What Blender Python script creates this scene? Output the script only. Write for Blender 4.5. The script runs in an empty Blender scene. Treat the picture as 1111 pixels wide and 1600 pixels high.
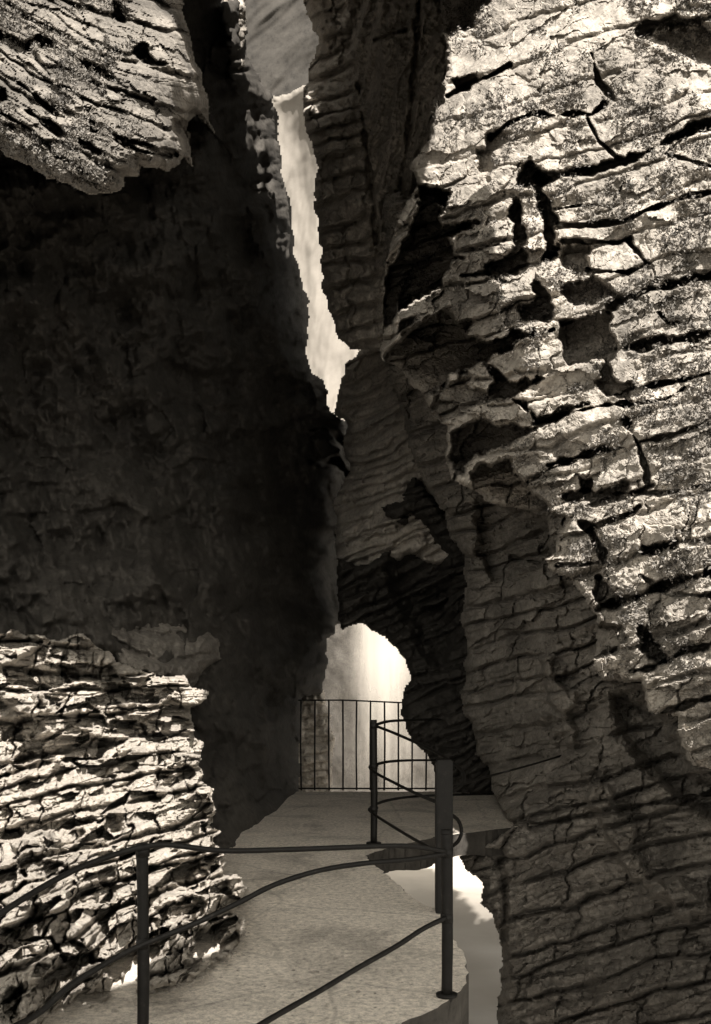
import bpy, math, random
import numpy as np

# ------------------------------------------------------------------ camera / light
SC = bpy.context.scene
CX, HY, FP, CZ = 555.5, 1086.0, 1500.0, 1.34      # picture centre, eye line, focal length in picture pixels, eye height
cam_d = bpy.data.cameras.new("camera"); cam = bpy.data.objects.new("camera", cam_d)
SC.collection.objects.link(cam); SC.camera = cam
cam.location = (0, 0, CZ); cam.rotation_euler = (math.radians(90), 0, 0)
cam_d.sensor_fit = 'VERTICAL'; cam_d.sensor_height = 36.0; cam_d.sensor_width = 25.0
cam_d.lens = 36.0 * FP / 1600.0
cam_d.shift_y = (HY - 800.0) / 1600.0
cam_d.clip_start = 0.05; cam_d.clip_end = 2000

SUN_EL, SUN_AZ = math.radians(51), math.radians(14)   # azimuth: degrees to the right of straight behind the camera
sun_dir = (math.sin(SUN_AZ) * math.cos(SUN_EL), -math.cos(SUN_AZ) * math.cos(SUN_EL), math.sin(SUN_EL))
world = bpy.data.worlds.new("World"); SC.world = world; world.use_nodes = True
nt = world.node_tree; bg = nt.nodes['Background']
sky = nt.nodes.new('ShaderNodeTexSky'); sky.sky_type = 'NISHITA'; sky.sun_disc = False
sky.sun_elevation = SUN_EL; sky.sun_rotation = math.pi - SUN_AZ
bw = nt.nodes.new('ShaderNodeRGBToBW'); tint = nt.nodes.new('ShaderNodeMix'); tint.data_type = 'RGBA'
tint.blend_type = 'MULTIPLY'; tint.inputs['Factor'].default_value = 1
tint.inputs['B'].default_value = (1.0, 0.935, 0.82, 1)       # the print is sepia, so is its daylight
nt.links.new(sky.outputs[0], bw.inputs[0]); nt.links.new(bw.outputs[0], tint.inputs['A'])
nt.links.new(tint.outputs['Result'], bg.inputs['Color']); bg.inputs['Strength'].default_value = 0.15
sd_ = bpy.data.lights.new("sun", 'SUN'); sun = bpy.data.objects.new("sun", sd_); SC.collection.objects.link(sun)
sd_.energy = 5.0; sd_.angle = math.radians(0.5); sd_.color = (1.0, 0.93, 0.85)
from mathutils import Vector, Matrix
sun.rotation_euler = Vector(sun_dir).to_track_quat('Z', 'Y').to_euler(); sun.location = (6, -12, 20)
SC.view_settings.view_transform = 'Standard'; SC.view_settings.look = 'None'
SC.view_settings.exposure = 1.22; SC.view_settings.gamma = 1.0

random.seed(4); rng = np.random.default_rng(11)

# ------------------------------------------------------------------ helpers
def px(u, v, d): return Vector(((u - CX) / FP * d, d, CZ + (HY - v) / FP * d))

def tag(o, label=None, cat=None, group=None, kind=None):
    for k, val in (("label", label), ("category", cat), ("group", group), ("kind", kind)):
        if val: o[k] = val
    return o

PERM = rng.permutation(4096); ANG = rng.random(4096) * 2 * np.pi
GX, GY = np.cos(ANG), np.sin(ANG)
def h2(i, j, s=0):
    return PERM[(PERM[(i.astype(np.int64) + s * 131) & 4095] + j.astype(np.int64)) & 4095]
def rnd(i, j, s=0): return h2(i, j, s) / 4095.0
def perlin(x, y, s=0):
    xi = np.floor(x); yi = np.floor(y); xf = x - xi; yf = y - yi
    def g(ox, oy):
        h = h2(xi + ox, yi + oy, s); return GX[h] * (xf - ox) + GY[h] * (yf - oy)
    sx = xf * xf * xf * (xf * (xf * 6 - 15) + 10); sy = yf * yf * yf * (yf * (yf * 6 - 15) + 10)
    a = g(0, 0) * (1 - sx) + g(1, 0) * sx; b = g(0, 1) * (1 - sx) + g(1, 1) * sx
    return (a * (1 - sy) + b * sy) * 1.5
def fbm(x, y, sc, oc=4, s=0, gain=.5):
    r = 0; a = 1.0
    for k in range(oc):
        r = r + a * perlin(x / sc + 17.3 * k, y / sc - 9.1 * k, s + k); sc = sc / 2.03; a *= gain
    return r
def ridg(x, y, sc, oc=4, s=0):
    r = 0; a = 1.0; t = 0
    for k in range(oc):
        r = r + a * (1 - 2 * np.abs(perlin(x / sc + 5.7 * k, y / sc + 3.3 * k, s + k))); t += a; sc /= 2.1; a *= .5
    return r / t
def sstep(a, b, x):
    t = np.clip((x - a) / (b - a), 0, 1); return t * t * (3 - 2 * t)

def seg_dist(U, V, pts, closed):
    D = np.full(U.shape, 1e9); n = len(pts)
    for i in range(n if closed else n - 1):
        ax, ay = pts[i][:2]; bx, by = pts[(i + 1) % n][:2]
        dx, dy = bx - ax, by - ay; L = dx * dx + dy * dy + 1e-9
        t = np.clip(((U - ax) * dx + (V - ay) * dy) / L, 0, 1)
        D = np.minimum(D, np.hypot(U - ax - t * dx, V - ay - t * dy))
    return D
def inside(U, V, pts):
    r = np.zeros(U.shape, bool); n = len(pts)
    for i in range(n):
        ax, ay = pts[i]; bx, by = pts[(i + 1) % n]
        if ay == by: continue
        c = ((ay > V) != (by > V)) & (U < (bx - ax) * (V - ay) / (by - ay) + ax)
        r ^= c
    return r
def sdist(U, V, pts):
    D = seg_dist(U, V, pts, True); return np.where(inside(U, V, pts), D, -D)

def rbf(ctrl, U, V):
    P = np.array(ctrl, float); n = len(P); S = 100.0
    K = np.hypot((P[:, None, 0] - P[None, :, 0]) / S, (P[:, None, 1] - P[None, :, 1]) / S)
    K = np.sqrt(K * K + .25)
    A = np.zeros((n + 1, n + 1)); A[:n, :n] = K; A[:n, n] = 1; A[n, :n] = 1
    w = np.linalg.solve(A, np.append(P[:, 2], 0))
    out = np.full(U.shape, w[n])
    for i in range(n):
        out = out + w[i] * np.sqrt(((U - P[i, 0]) / S) ** 2 + ((V - P[i, 1]) / S) ** 2 + .25)
    return out

def carve(U, V, d, feats, seed):
    """feats: ('P', polygon, push, soft) or ('L', polyline, width, push); push > 0 recesses the rock."""
    jit = fbm(U, V, 26, 4, seed) * 9; wid = 1 + 1.3 * fbm(U, V, 55, 3, seed + 9)
    for f in feats:
        pts = f[1]; m = 40
        x0 = min(p[0] for p in pts) - m; x1 = max(p[0] for p in pts) + m
        y0 = min(p[1] for p in pts) - m; y1 = max(p[1] for p in pts) + m
        sel = (U > x0) & (U < x1) & (V > y0) & (V < y1)
        if not sel.any(): continue
        u, v, j, wv = U[sel], V[sel], jit[sel], np.clip(wid[sel], .15, 1.9)
        if f[0] == 'P':
            s = sdist(u, v, pts) + j * .8
            d[sel] += f[2] * sstep(-f[3] * .3, f[3], s)
        else:
            w = f[2] / 2; s = w * wv + j * min(.45, w * .09) - seg_dist(u, v, pts, False)
            d[sel] += f[3] * sstep(-1.2, max(1.5, w * .8), s)
    return d

def strata(U, V, bend, hmin, hmax, lmin, lmax, seed, warp=18, skew=.25, under=.82, topf=.3, wob=.22):
    """bedded, jointed rock: 0 (deep) .. 1 (proud); bend(U,V) is the bedding coordinate in pixels."""
    r = np.random.default_rng(seed)
    s = bend(U, V) + fbm(U, V, 160, 3, seed) * warp + fbm(U, V, 30, 3, seed + 3) * hmin * wob
    lo, hi = s.min() - 50, s.max() + 50
    cuts = lo + np.cumsum(r.uniform(hmin, hmax, int((hi - lo) / hmin) + 3))
    k = np.searchsorted(cuts, s); top = cuts[np.maximum(k - 1, 0)]; f = (s - top) / (cuts[np.minimum(k, len(cuts) - 1)] - top)
    f = np.clip(f, 0, 1)
    L = lmin + (lmax - lmin) * rnd(k, k * 0, seed); t = (U + skew * V + fbm(U, V, 40, 3, seed + 5) * 12) / L + rnd(k, k * 0 + 3, seed) * 9
    c = np.floor(t); tf = t - c
    jo = .15 + .7 * rnd(k, c, seed + 7); left = tf < jo
    cell = c * 2 + left; g = np.where(left, tf / jo, (tf - jo) / (1 - jo)); ge = np.minimum(g, 1 - g) * np.where(left, jo, 1 - jo) * L
    p = .45 * rnd(k, k * 0 + 1, seed + 2) + .55 * rnd(k, cell, seed + 9)
    tiltu = (g - .5) * (rnd(k, cell, seed + 11) - .5) * .55
    tiltv = (f - .5) * (rnd(k, cell, seed + 13) - .35) * .45
    prof = sstep(0, topf, f) * (1 - sstep(under, 1, f))
    crack = 1 - sstep(0, 3.5, ge)
    return (.30 + .70 * p + tiltu + tiltv) * (.35 + .65 * prof) - .35 * crack * rnd(k, cell, seed + 15)

def facets(U, V, sx, sy, seed):
    """fractured stone: each irregular cell is a plane of its own tilt and height (about -1..1)"""
    x = U / sx; y = V / sy; xi = np.floor(x); yi = np.floor(y)
    best = np.full(U.shape, 1e9); out = np.zeros(U.shape)
    for ox in (-1, 0, 1):
        for oy in (-1, 0, 1):
            cx, cy = xi + ox, yi + oy
            jx = cx + rnd(cx, cy, seed); jy = cy + rnd(cx, cy, seed + 1); ddx, ddy = x - jx, y - jy
            D = np.abs(ddx) * .8 + np.abs(ddy) + .3 * np.hypot(ddx, ddy)
            h = (rnd(cx, cy, seed + 2) - .5) * 1.1 + ddx * (rnd(cx, cy, seed + 3) - .5) * 1.8 + ddy * (rnd(cx, cy, seed + 4) - .5) * 1.8
            m = D < best; best = np.where(m, D, best); out = np.where(m, h, out)
    return out

def axis(a, b, lo, hi, step, coarse):
    l = []
    x = lo
    while x > a: x -= coarse; l.append(x)
    l = l[::-1]; m = list(np.arange(lo, hi + .1, step)); r = []
    x = m[-1]
    while x < b: x += coarse; r.append(x)
    return np.array(l + m + r)

def rock(name, outline, ctrl, mat, step=2.0, T=2.5, R=.5, rpx=22, relief=None, feats=(), seed=1, edge=5, ur=(-300, 1400), vr=(-1200, 1900), ub=None, vb=None):
    ox = [p[0] for p in outline]; oy = [p[1] for p in outline]
    a, b = max(ur[0], min(ox)), min(ur[1], max(ox)); c, e = max(vr[0], min(oy)), min(vr[1], max(oy))
    ua = axis(a - 20, b + 20, max(-24, a - 10), min(1136, b + 10), step, 14); va = axis(c - 20, e + 20, max(-24, c - 10), min(1624, e + 10), step, 14)
    U, V = np.meshgrid(ua, va)
    sdv = sdist(U, V, outline) + fbm(U, V, 34, 4, seed + 50, .6) * edge
    keep = sdv > 0
    d = rbf(ctrl, U, V)
    if relief is not None: d = d - relief(U, V)
    d = carve(U, V, d, feats, seed + 60)
    q = 1 - np.clip(sdv / rpx, 0, 1); d = d + R * (1 - np.sqrt(np.maximum(1 - q * q, 0)))
    d = np.maximum(d, 1.5)
    X = (U - CX) / FP * d; Y = d; Z = CZ + (HY - V) / FP * d
    nr, nc = U.shape
    q4 = keep[:-1, :-1] & keep[1:, :-1] & keep[1:, 1:] & keep[:-1, 1:]
    idx = np.arange(nr * nc).reshape(nr, nc)
    A, B, C_, D_ = idx[:-1, :-1], idx[1:, :-1], idx[1:, 1:], idx[:-1, 1:]
    faces = np.stack([A[q4], B[q4], C_[q4], D_[q4]], 1)
    # boundary edges -> skirt running back along the sight line
    pad = np.zeros((nr + 1, nc + 1), bool); pad[1:nr, 1:nc] = q4
    sk = []
    def add(m, p, q): sk.append(np.stack([p[m], q[m]], 1))
    add(q4 & ~pad[1:nr, 0:nc - 1], A, B); add(q4 & ~pad[1:nr, 2:nc + 1], C_, D_)
    add(q4 & ~pad[0:nr - 1, 1:nc], D_, A); add(q4 & ~pad[2:nr + 1, 1:nc], B, C_)
    E = np.concatenate(sk); bv = np.unique(E)
    co = np.stack([X.ravel(), Y.ravel(), Z.ravel()], 1)
    o = np.array([0, 0, CZ]); cur = co[bv]; n0 = len(co); layers = [bv]
    dd = d.ravel()[bv]; uu, vv = U.ravel()[bv], V.ravel()[bv]
    for k, fr in enumerate((.12, .35, .65, 1.0)):
        nd = dd + T * fr + fbm(uu + 900 * k, vv, 30, 3, seed) * .08 * T
        sc = (nd / dd)[:, None]; co = np.concatenate([co, o + (cur - o) * sc]); layers.append(np.arange(n0, n0 + len(bv))); n0 += len(bv)
    mp = np.zeros(nr * nc, int); mp[bv] = np.arange(len(bv))
    i0, i1 = mp[E[:, 0]], mp[E[:, 1]]
    fs = [faces]
    for k in range(4): fs.append(np.stack([layers[k][i1], layers[k][i0], layers[k + 1][i0], layers[k + 1][i1]], 1))
    F = np.concatenate(fs)
    used = np.unique(F); rm = np.full(len(co), -1); rm[used] = np.arange(len(used)); F = rm[F]; co = co[used]
    me = bpy.data.meshes.new(name)
    me.vertices.add(len(co)); me.vertices.foreach_set('co', co.ravel().astype(np.float32))
    me.loops.add(F.size); me.loops.foreach_set('vertex_index', F.ravel().astype(np.int32))
    me.polygons.add(len(F)); me.polygons.foreach_set('loop_start', (np.arange(len(F)) * 4).astype(np.int32))
    me.polygons.foreach_set('loop_total', np.full(len(F), 4, np.int32))
    me.polygons.foreach_set('use_smooth', np.full(len(F), name not in FLAT))
    me.update(calc_edges=True); me.validate()
    ob = bpy.data.objects.new(name, me); SC.collection.objects.link(ob); me.materials.append(mat); ob['kind'] = 'structure'
    ROCKS[name] = (U, V, d, sdv)
    return ob
ROCKS = {}; FLAT = ('left_ledges', 'right_overhang', 'left_bulge', 'right_wall')

# ------------------------------------------------------------------ materials
def new_mat(name):
    m = bpy.data.materials.new(name); m.use_nodes = True; n = m.node_tree
    return m, n, n.nodes['Principled BSDF']
def node(n, t, **kw):
    x = n.nodes.new(t)
    for k, v in kw.items(): setattr(x, k, v)
    return x
def noise(n, vec, scale, detail=6, rough=.6, dist=0.0):
    x = node(n, 'ShaderNodeTexNoise'); x.inputs['Scale'].default_value = scale; x.inputs['Detail'].default_value = detail
    x.inputs['Roughness'].default_value = rough; x.inputs['Distortion'].default_value = dist
    n.links.new(vec, x.inputs['Vector']); return x.outputs['Fac']
def ramp(n, fac, stops):
    r = node(n, 'ShaderNodeValToRGB'); e = r.color_ramp.elements
    while len(e) < len(stops): e.new(.5)
    for q, (p, c) in zip(e, stops): q.position = p; q.color = (*c, 1)
    n.links.new(fac, r.inputs[0]); return r.outputs[0]
def sep(g): return (g, g * .925, g * .82)
def rock_mat(name, dark, mid, light, bump=.35, sc=1.0, speck=.0, fine=.5, mul=.85):
    m, n, b = new_mat(name); tc = node(n, 'ShaderNodeTexCoord').outputs['Object']
    f1 = noise(n, tc, 1.7 * sc, 8, .68, .6); f2 = noise(n, tc, 16 * sc, 10, .82)
    col = ramp(n, f1, [(.3, sep(dark)), (.5, sep(mid)), (.72, sep(light))])
    col2 = ramp(n, f2, [(.36, (.34,) * 3), (.47, (.86,) * 3), (.62, (1.22,) * 3)])
    mx = node(n, 'ShaderNodeMix', data_type='RGBA', blend_type='MULTIPLY'); mx.inputs['Factor'].default_value = mul
    n.links.new(col, mx.inputs['A']); n.links.new(col2, mx.inputs['B']); out = mx.outputs['Result']
    if speck > 0:
        f3 = noise(n, tc, 42 * sc, 4, .75); f4 = noise(n, tc, 1.2 * sc, 4, .6, .4)
        mm = node(n, 'ShaderNodeMath', operation='ADD'); n.links.new(f3, mm.inputs[0]); n.links.new(f4, mm.inputs[1])
        k = ramp(n, mm.outputs[0], [(.0, (0, 0, 0)), (.505 * 1, (0, 0, 0)), (.54, (1, 1, 1))])
        hv = node(n, 'ShaderNodeMath', operation='MULTIPLY'); hv.inputs[1].default_value = .5
        n.links.new(mm.outputs[0], hv.inputs[0]); n.links.new(hv.outputs[0], k.node.inputs[0])
        m2 = node(n, 'ShaderNodeMix', data_type='RGBA'); m2.inputs['B'].default_value = (*sep(.045), 1)
        ml = node(n, 'ShaderNodeMath', operation='MULTIPLY'); ml.inputs[1].default_value = speck
        n.links.new(k, ml.inputs[0]); n.links.new(ml.outputs[0], m2.inputs['Factor']); n.links.new(out, m2.inputs['A']); out = m2.outputs['Result']
    n.links.new(out, b.inputs['Base Color']); b.inputs['Roughness'].default_value = .85
    b.inputs['Specular IOR Level'].default_value = .25
    ad = node(n, 'ShaderNodeMath', operation='MULTIPLY_ADD'); ad.inputs[1].default_value = fine
    f5 = noise(n, tc, 70 * sc, 8, .85); n.links.new(f5, ad.inputs[0]); n.links.new(f2, ad.inputs[2])
    bp = node(n, 'ShaderNodeBump'); bp.inputs['Strength'].default_value = bump; bp.inputs['Distance'].default_value = .06 / sc
    n.links.new(ad.outputs[0], bp.inputs['Height']); n.links.new(bp.outputs[0], b.inputs['Normal'])
    return m
M_over = rock_mat('pale_limestone', .23, .37, .53, .4, 1.0, .45)
M_pile = rock_mat('broken_limestone', .32, .56, .72, .9, 1.6, 0)
M_wall = rock_mat('wet_limestone', .20, .32, .46, .5, .8, 0)
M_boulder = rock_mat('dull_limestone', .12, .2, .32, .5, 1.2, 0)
M_stone = rock_mat('lit_pale_stone', .5, .66, .8, .4, 1.5, 0)  # pale colour stands in for sunlight that does not reach these stones
M_arch = rock_mat('grey_limestone', .34, .48, .62, .4, .8, 0)
M_right = rock_mat('darker_limestone', .18, .28, .44, .5, .8, 0)  # darker tone than the overhang above
M_dark = rock_mat('shade_black_rock', .04, .058, .085, .3, .8, 0)  # near-black colour stands in for deep shade in recesses and under edges
M_bulge = rock_mat('mossy_limestone', .09, .18, .33, .4, 1.3, .6)
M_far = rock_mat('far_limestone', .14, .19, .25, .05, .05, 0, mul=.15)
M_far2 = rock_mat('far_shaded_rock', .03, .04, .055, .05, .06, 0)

def conc_mat():
    m, n, b = new_mat('rough_concrete'); tc = node(n, 'ShaderNodeTexCoord').outputs['Object']
    c = ramp(n, noise(n, tc, 1.1, 7, .7, .8), [(.34, sep(.42)), (.48, sep(.68)), (.64, sep(.8))])
    c2 = ramp(n, noise(n, tc, 26, 8, .9), [(.36, (.12,) * 3), (.46, (.8,) * 3), (.60, (1.5,) * 3)])
    mx = node(n, 'ShaderNodeMix', data_type='RGBA', blend_type='MULTIPLY'); mx.inputs['Factor'].default_value = .8
    n.links.new(c, mx.inputs['A']); n.links.new(c2, mx.inputs['B'])
    wp = node(n, 'ShaderNodeMix', data_type='RGBA'); wp.inputs['Factor'].default_value = .12
    nc = node(n, 'ShaderNodeTexNoise'); nc.inputs['Scale'].default_value = 2.5; nc.inputs['Detail'].default_value = 8; n.links.new(tc, nc.inputs['Vector'])
    n.links.new(tc, wp.inputs['A']); n.links.new(nc.outputs['Color'], wp.inputs['B'])
    vo = node(n, 'ShaderNodeTexVoronoi', feature='DISTANCE_TO_EDGE'); vo.inputs['Scale'].default_value = .75; n.links.new(wp.outputs['Result'], vo.inputs['Vector'])
    ck = ramp(n, vo.outputs['Distance'], [(.0, (.25,) * 3), (.004, (.4,) * 3), (.009, (1,) * 3)])
    m3 = node(n, 'ShaderNodeMix', data_type='RGBA', blend_type='MULTIPLY'); m3.inputs['Factor'].default_value = .3
    n.links.new(mx.outputs['Result'], m3.inputs['A']); n.links.new(ck, m3.inputs['B']); n.links.new(m3.outputs['Result'], b.inputs['Base Color'])
    b.inputs['Roughness'].default_value = .8
    bp = node(n, 'ShaderNodeBump'); bp.inputs['Strength'].default_value = .9; bp.inputs['Distance'].default_value = .03
    n.links.new(noise(n, tc, 40, 8, .7), bp.inputs['Height']); n.links.new(bp.outputs[0], b.inputs['Normal']); return m
M_conc = conc_mat()
def iron_mat():
    m, n, b = new_mat('rusted_iron'); tc = node(n, 'ShaderNodeTexCoord').outputs['Object']
    c = ramp(n, noise(n, tc, 30, 6, .7), [(.3, sep(.004)), (.6, sep(.008)), (.75, sep(.035))])
    n.links.new(c, b.inputs['Base Color']); b.inputs['Roughness'].default_value = .5; b.inputs['Specular IOR Level'].default_value = .22
    bp = node(n, 'ShaderNodeBump'); bp.inputs['Strength'].default_value = .5; bp.inputs['Distance'].default_value = .004
    n.links.new(noise(n, tc, 90, 5), bp.inputs['Height']); n.links.new(bp.outputs[0], b.inputs['Normal']); return m
M_iron = iron_mat()
def water_mat(name, g, r):
    m, n, b = new_mat(name); tc = node(n, 'ShaderNodeTexCoord').outputs['Object']
    c = ramp(n, noise(n, tc, .6, 4, .5, .5), [(.3, sep(g * .75)), (.7, sep(g))])
    n.links.new(c, b.inputs['Base Color']); b.inputs['Roughness'].default_value = r
    return m
M_water = water_mat('milky_water', .35, .45)
M_foam = water_mat('white_foam', .85, .9)

# ------------------------------------------------------------------ far backdrop
def far_relief(sx, sy, amp, seed):
    return lambda U, V: ridg(U * sx + V * .35, V * sy - U * .2, 60, 5, seed) * amp + fbm(U, V, 14, 4, seed + 1) * amp * .25
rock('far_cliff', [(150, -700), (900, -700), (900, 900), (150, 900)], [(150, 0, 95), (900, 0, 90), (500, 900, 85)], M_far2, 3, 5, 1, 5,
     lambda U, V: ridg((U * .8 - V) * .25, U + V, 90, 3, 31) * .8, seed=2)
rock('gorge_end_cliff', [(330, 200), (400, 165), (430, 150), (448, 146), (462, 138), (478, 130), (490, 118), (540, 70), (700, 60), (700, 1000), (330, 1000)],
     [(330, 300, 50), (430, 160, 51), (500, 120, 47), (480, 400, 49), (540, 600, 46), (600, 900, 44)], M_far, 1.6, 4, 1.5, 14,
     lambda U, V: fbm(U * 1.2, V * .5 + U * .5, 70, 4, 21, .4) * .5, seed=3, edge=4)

# ------------------------------------------------------------------ centre cliffs
def rel_hang(U, V):
    # left strip: stacked beds; right part: steep fluting running down to the left
    beds = strata(U, V, lambda a, b: b + .32 * a, 16, 44, 40, 110, 71, 10, .1)
    fl = ridg(U + V * .32 + fbm(U, V, 90, 3, 9) * 10, V * .12, 26, 4, 12)
    m = sstep(545, 585, U - (V - 200) * .1)
    return beds * (1 - m) * .75 + fl * m * .45 + fbm(U, V, 12, 4, 6) * .09
rock('hanging_cliff', [(450, -260), (470, -60), (471, 0), (485, 30), (493, 62), (482, 110), (473, 150), (472, 190), (482, 215), (495, 262), (490, 320), (500, 400), (503, 450), (518, 500), (528, 530), (548, 548), (600, 548), (680, 600), (800, 600), (800, -260)],
     [(480, 0, 14.6), (490, 300, 14.4), (520, 520, 14.2), (560, 100, 13.8), (560, 400, 13.8), (620, 100, 12.4), (620, 400, 12.8), (700, 100, 11.4), (700, 500, 11.6), (800, 0, 11.4), (600, -800, 13), (800, 600, 11.6)],
     M_arch, 2, 1.3, .6, 24, rel_hang, [('P', [(585, 50), (632, 40), (630, 95), (600, 100), (588, 75)], -.35, 8), ('L', [(586, 62), (605, 55), (632, 48)], 5, .6),
      ('L', [(560, 130), (575, 250), (590, 380)], 8, .4), ('L', [(655, 0), (650, 90), (640, 200), (625, 300)], 8, .5)], seed=5)
def rel_low(U, V):
    b = strata(U, V, lambda a, q: q + .42 * a + .0006 * (a - 600) ** 2, 9, 26, 60, 160, 81, 16, .2)
    return b * .42 + facets(U + .3 * V, V + .42 * U, 50, 14, 418) * .12 + fbm(U, V, 12, 3, 7) * .04
rock('arch_cliff', [(556, 548), (545, 566), (530, 600), (519, 642), (540, 668), (537, 700), (546, 738), (530, 758), (522, 778), (524, 870), (530, 890), (570, 900), (640, 870), (720, 900), (900, 900), (900, 560), (700, 500), (600, 520)],
     [(540, 600, 16), (620, 600, 14.6), (700, 650, 13), (540, 800, 15.5), (610, 790, 14.4), (560, 860, 15), (700, 800, 14.2), (850, 900, 14)],
     M_arch, 2, 1.4, .6, 16, rel_low,
     [('L', [(565, 830), (600, 818), (625, 812)], 6, -.3), ('L', [(540, 850), (590, 835), (622, 828)], 6, -.3), ('L', [(560, 872), (600, 858), (612, 850)], 6, -.3)], seed=7)
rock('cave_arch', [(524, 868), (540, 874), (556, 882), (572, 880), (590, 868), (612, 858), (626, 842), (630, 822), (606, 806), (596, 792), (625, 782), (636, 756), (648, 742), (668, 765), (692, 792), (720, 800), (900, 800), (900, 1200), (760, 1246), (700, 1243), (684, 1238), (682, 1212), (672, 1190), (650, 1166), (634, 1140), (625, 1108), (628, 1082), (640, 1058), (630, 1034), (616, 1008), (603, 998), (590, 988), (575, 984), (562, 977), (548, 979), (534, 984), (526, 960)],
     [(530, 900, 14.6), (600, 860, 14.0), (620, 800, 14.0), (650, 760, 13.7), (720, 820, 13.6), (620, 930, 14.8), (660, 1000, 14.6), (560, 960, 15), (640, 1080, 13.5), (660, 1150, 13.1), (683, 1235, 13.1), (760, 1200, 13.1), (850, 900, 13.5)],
     M_dark, 2, 1.6, .6, 16, rel_low, [('P', [(640, 790), (700, 850), (712, 1000), (690, 1060), (655, 1010), (620, 950), (600, 890)], .7, 20), ('L', [(650, 925), (700, 900)], 7, -.4), ('L', [(655, 950), (695, 935)], 6, -.4)], seed=8, edge=4)  # the void's shade is put into the near-black rock colour

# ------------------------------------------------------------------ left wall (dark) with recess
def rel_left(U, V):
    b = strata(U, V, lambda a, q: q + .15 * a, 30, 80, 60, 200, 91, 30, .1)
    fl = ridg(U - V * .28, V * .25, 40, 5, 93)
    return b * .16 + fl * .16 + fbm(U, V, 90, 4, 8) * .45 + facets(U, V, 60, 90, 518) * .10
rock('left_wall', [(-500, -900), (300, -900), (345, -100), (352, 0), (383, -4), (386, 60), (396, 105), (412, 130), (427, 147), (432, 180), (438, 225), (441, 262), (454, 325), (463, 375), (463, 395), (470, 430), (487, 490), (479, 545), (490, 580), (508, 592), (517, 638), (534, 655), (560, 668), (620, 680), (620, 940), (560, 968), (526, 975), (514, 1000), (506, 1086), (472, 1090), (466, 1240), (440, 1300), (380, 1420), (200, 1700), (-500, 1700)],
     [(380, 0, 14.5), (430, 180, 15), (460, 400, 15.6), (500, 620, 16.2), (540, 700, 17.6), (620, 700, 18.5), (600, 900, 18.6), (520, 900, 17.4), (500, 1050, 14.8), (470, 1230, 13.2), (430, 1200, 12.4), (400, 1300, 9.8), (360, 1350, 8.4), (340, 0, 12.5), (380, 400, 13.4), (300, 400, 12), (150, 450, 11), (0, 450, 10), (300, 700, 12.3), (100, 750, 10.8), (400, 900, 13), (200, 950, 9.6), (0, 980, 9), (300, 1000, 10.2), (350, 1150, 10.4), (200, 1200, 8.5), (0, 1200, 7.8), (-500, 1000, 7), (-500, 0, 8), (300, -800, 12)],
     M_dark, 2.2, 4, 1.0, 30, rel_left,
     [('P', [(342, -20), (384, -20), (384, 40), (380, 78), (360, 82), (345, 60)], -.9, 12), ('P', [(355, 88), (384, 88), (386, 108), (358, 106)], -.6, 8),
      ('P', [(355, 110), (386, 112), (388, 130), (358, 128)], -.6, 8),
      ('P', [(385, 320), (420, 330), (425, 380), (405, 410), (388, 380)], -.5, 10),
      ('P', [(486, 600), (517, 640), (535, 655), (530, 665), (490, 660)], -.5, 8), ('L', [(487, 672), (510, 668), (537, 690)], 8, .6),
      ('P', [(487, 690), (512, 686), (530, 700), (530, 712), (505, 716), (489, 708)], -.9, 5), ('L', [(487, 722), (530, 722), (545, 745)], 14, .9)], seed=9)
rock('sunlit_knob', [(340, -60), (384, -60), (383, 20), (386, 48), (380, 76), (364, 84), (350, 74), (341, 40)], [(340, 0, 13.4), (384, 0, 13.8), (360, 80, 13.5)], M_over, 1.8, 1.5, .3, 12, lambda U, V: fbm(U, V, 24, 4, 181) * .15, seed=27, edge=4)
rock('sunlit_knob', [(356, 90), (372, 86), (385, 92), (384, 106), (368, 110), (356, 103)], [(340, 90, 13.4), (384, 90, 13.8), (360, 110, 13.5)], M_over, 1.8, 1, .2, 8, lambda U, V: fbm(U, V, 12, 3, 182) * .08, seed=28, edge=3)
rock('sunlit_knob', [(354, 118), (368, 112), (380, 118), (378, 130), (362, 131)], [(340, 90, 13.5), (384, 90, 13.9), (360, 130, 13.6)], M_over, 1.8, 1, .2, 8, lambda U, V: fbm(U, V, 12, 3, 183) * .08, seed=29, edge=3)

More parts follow.
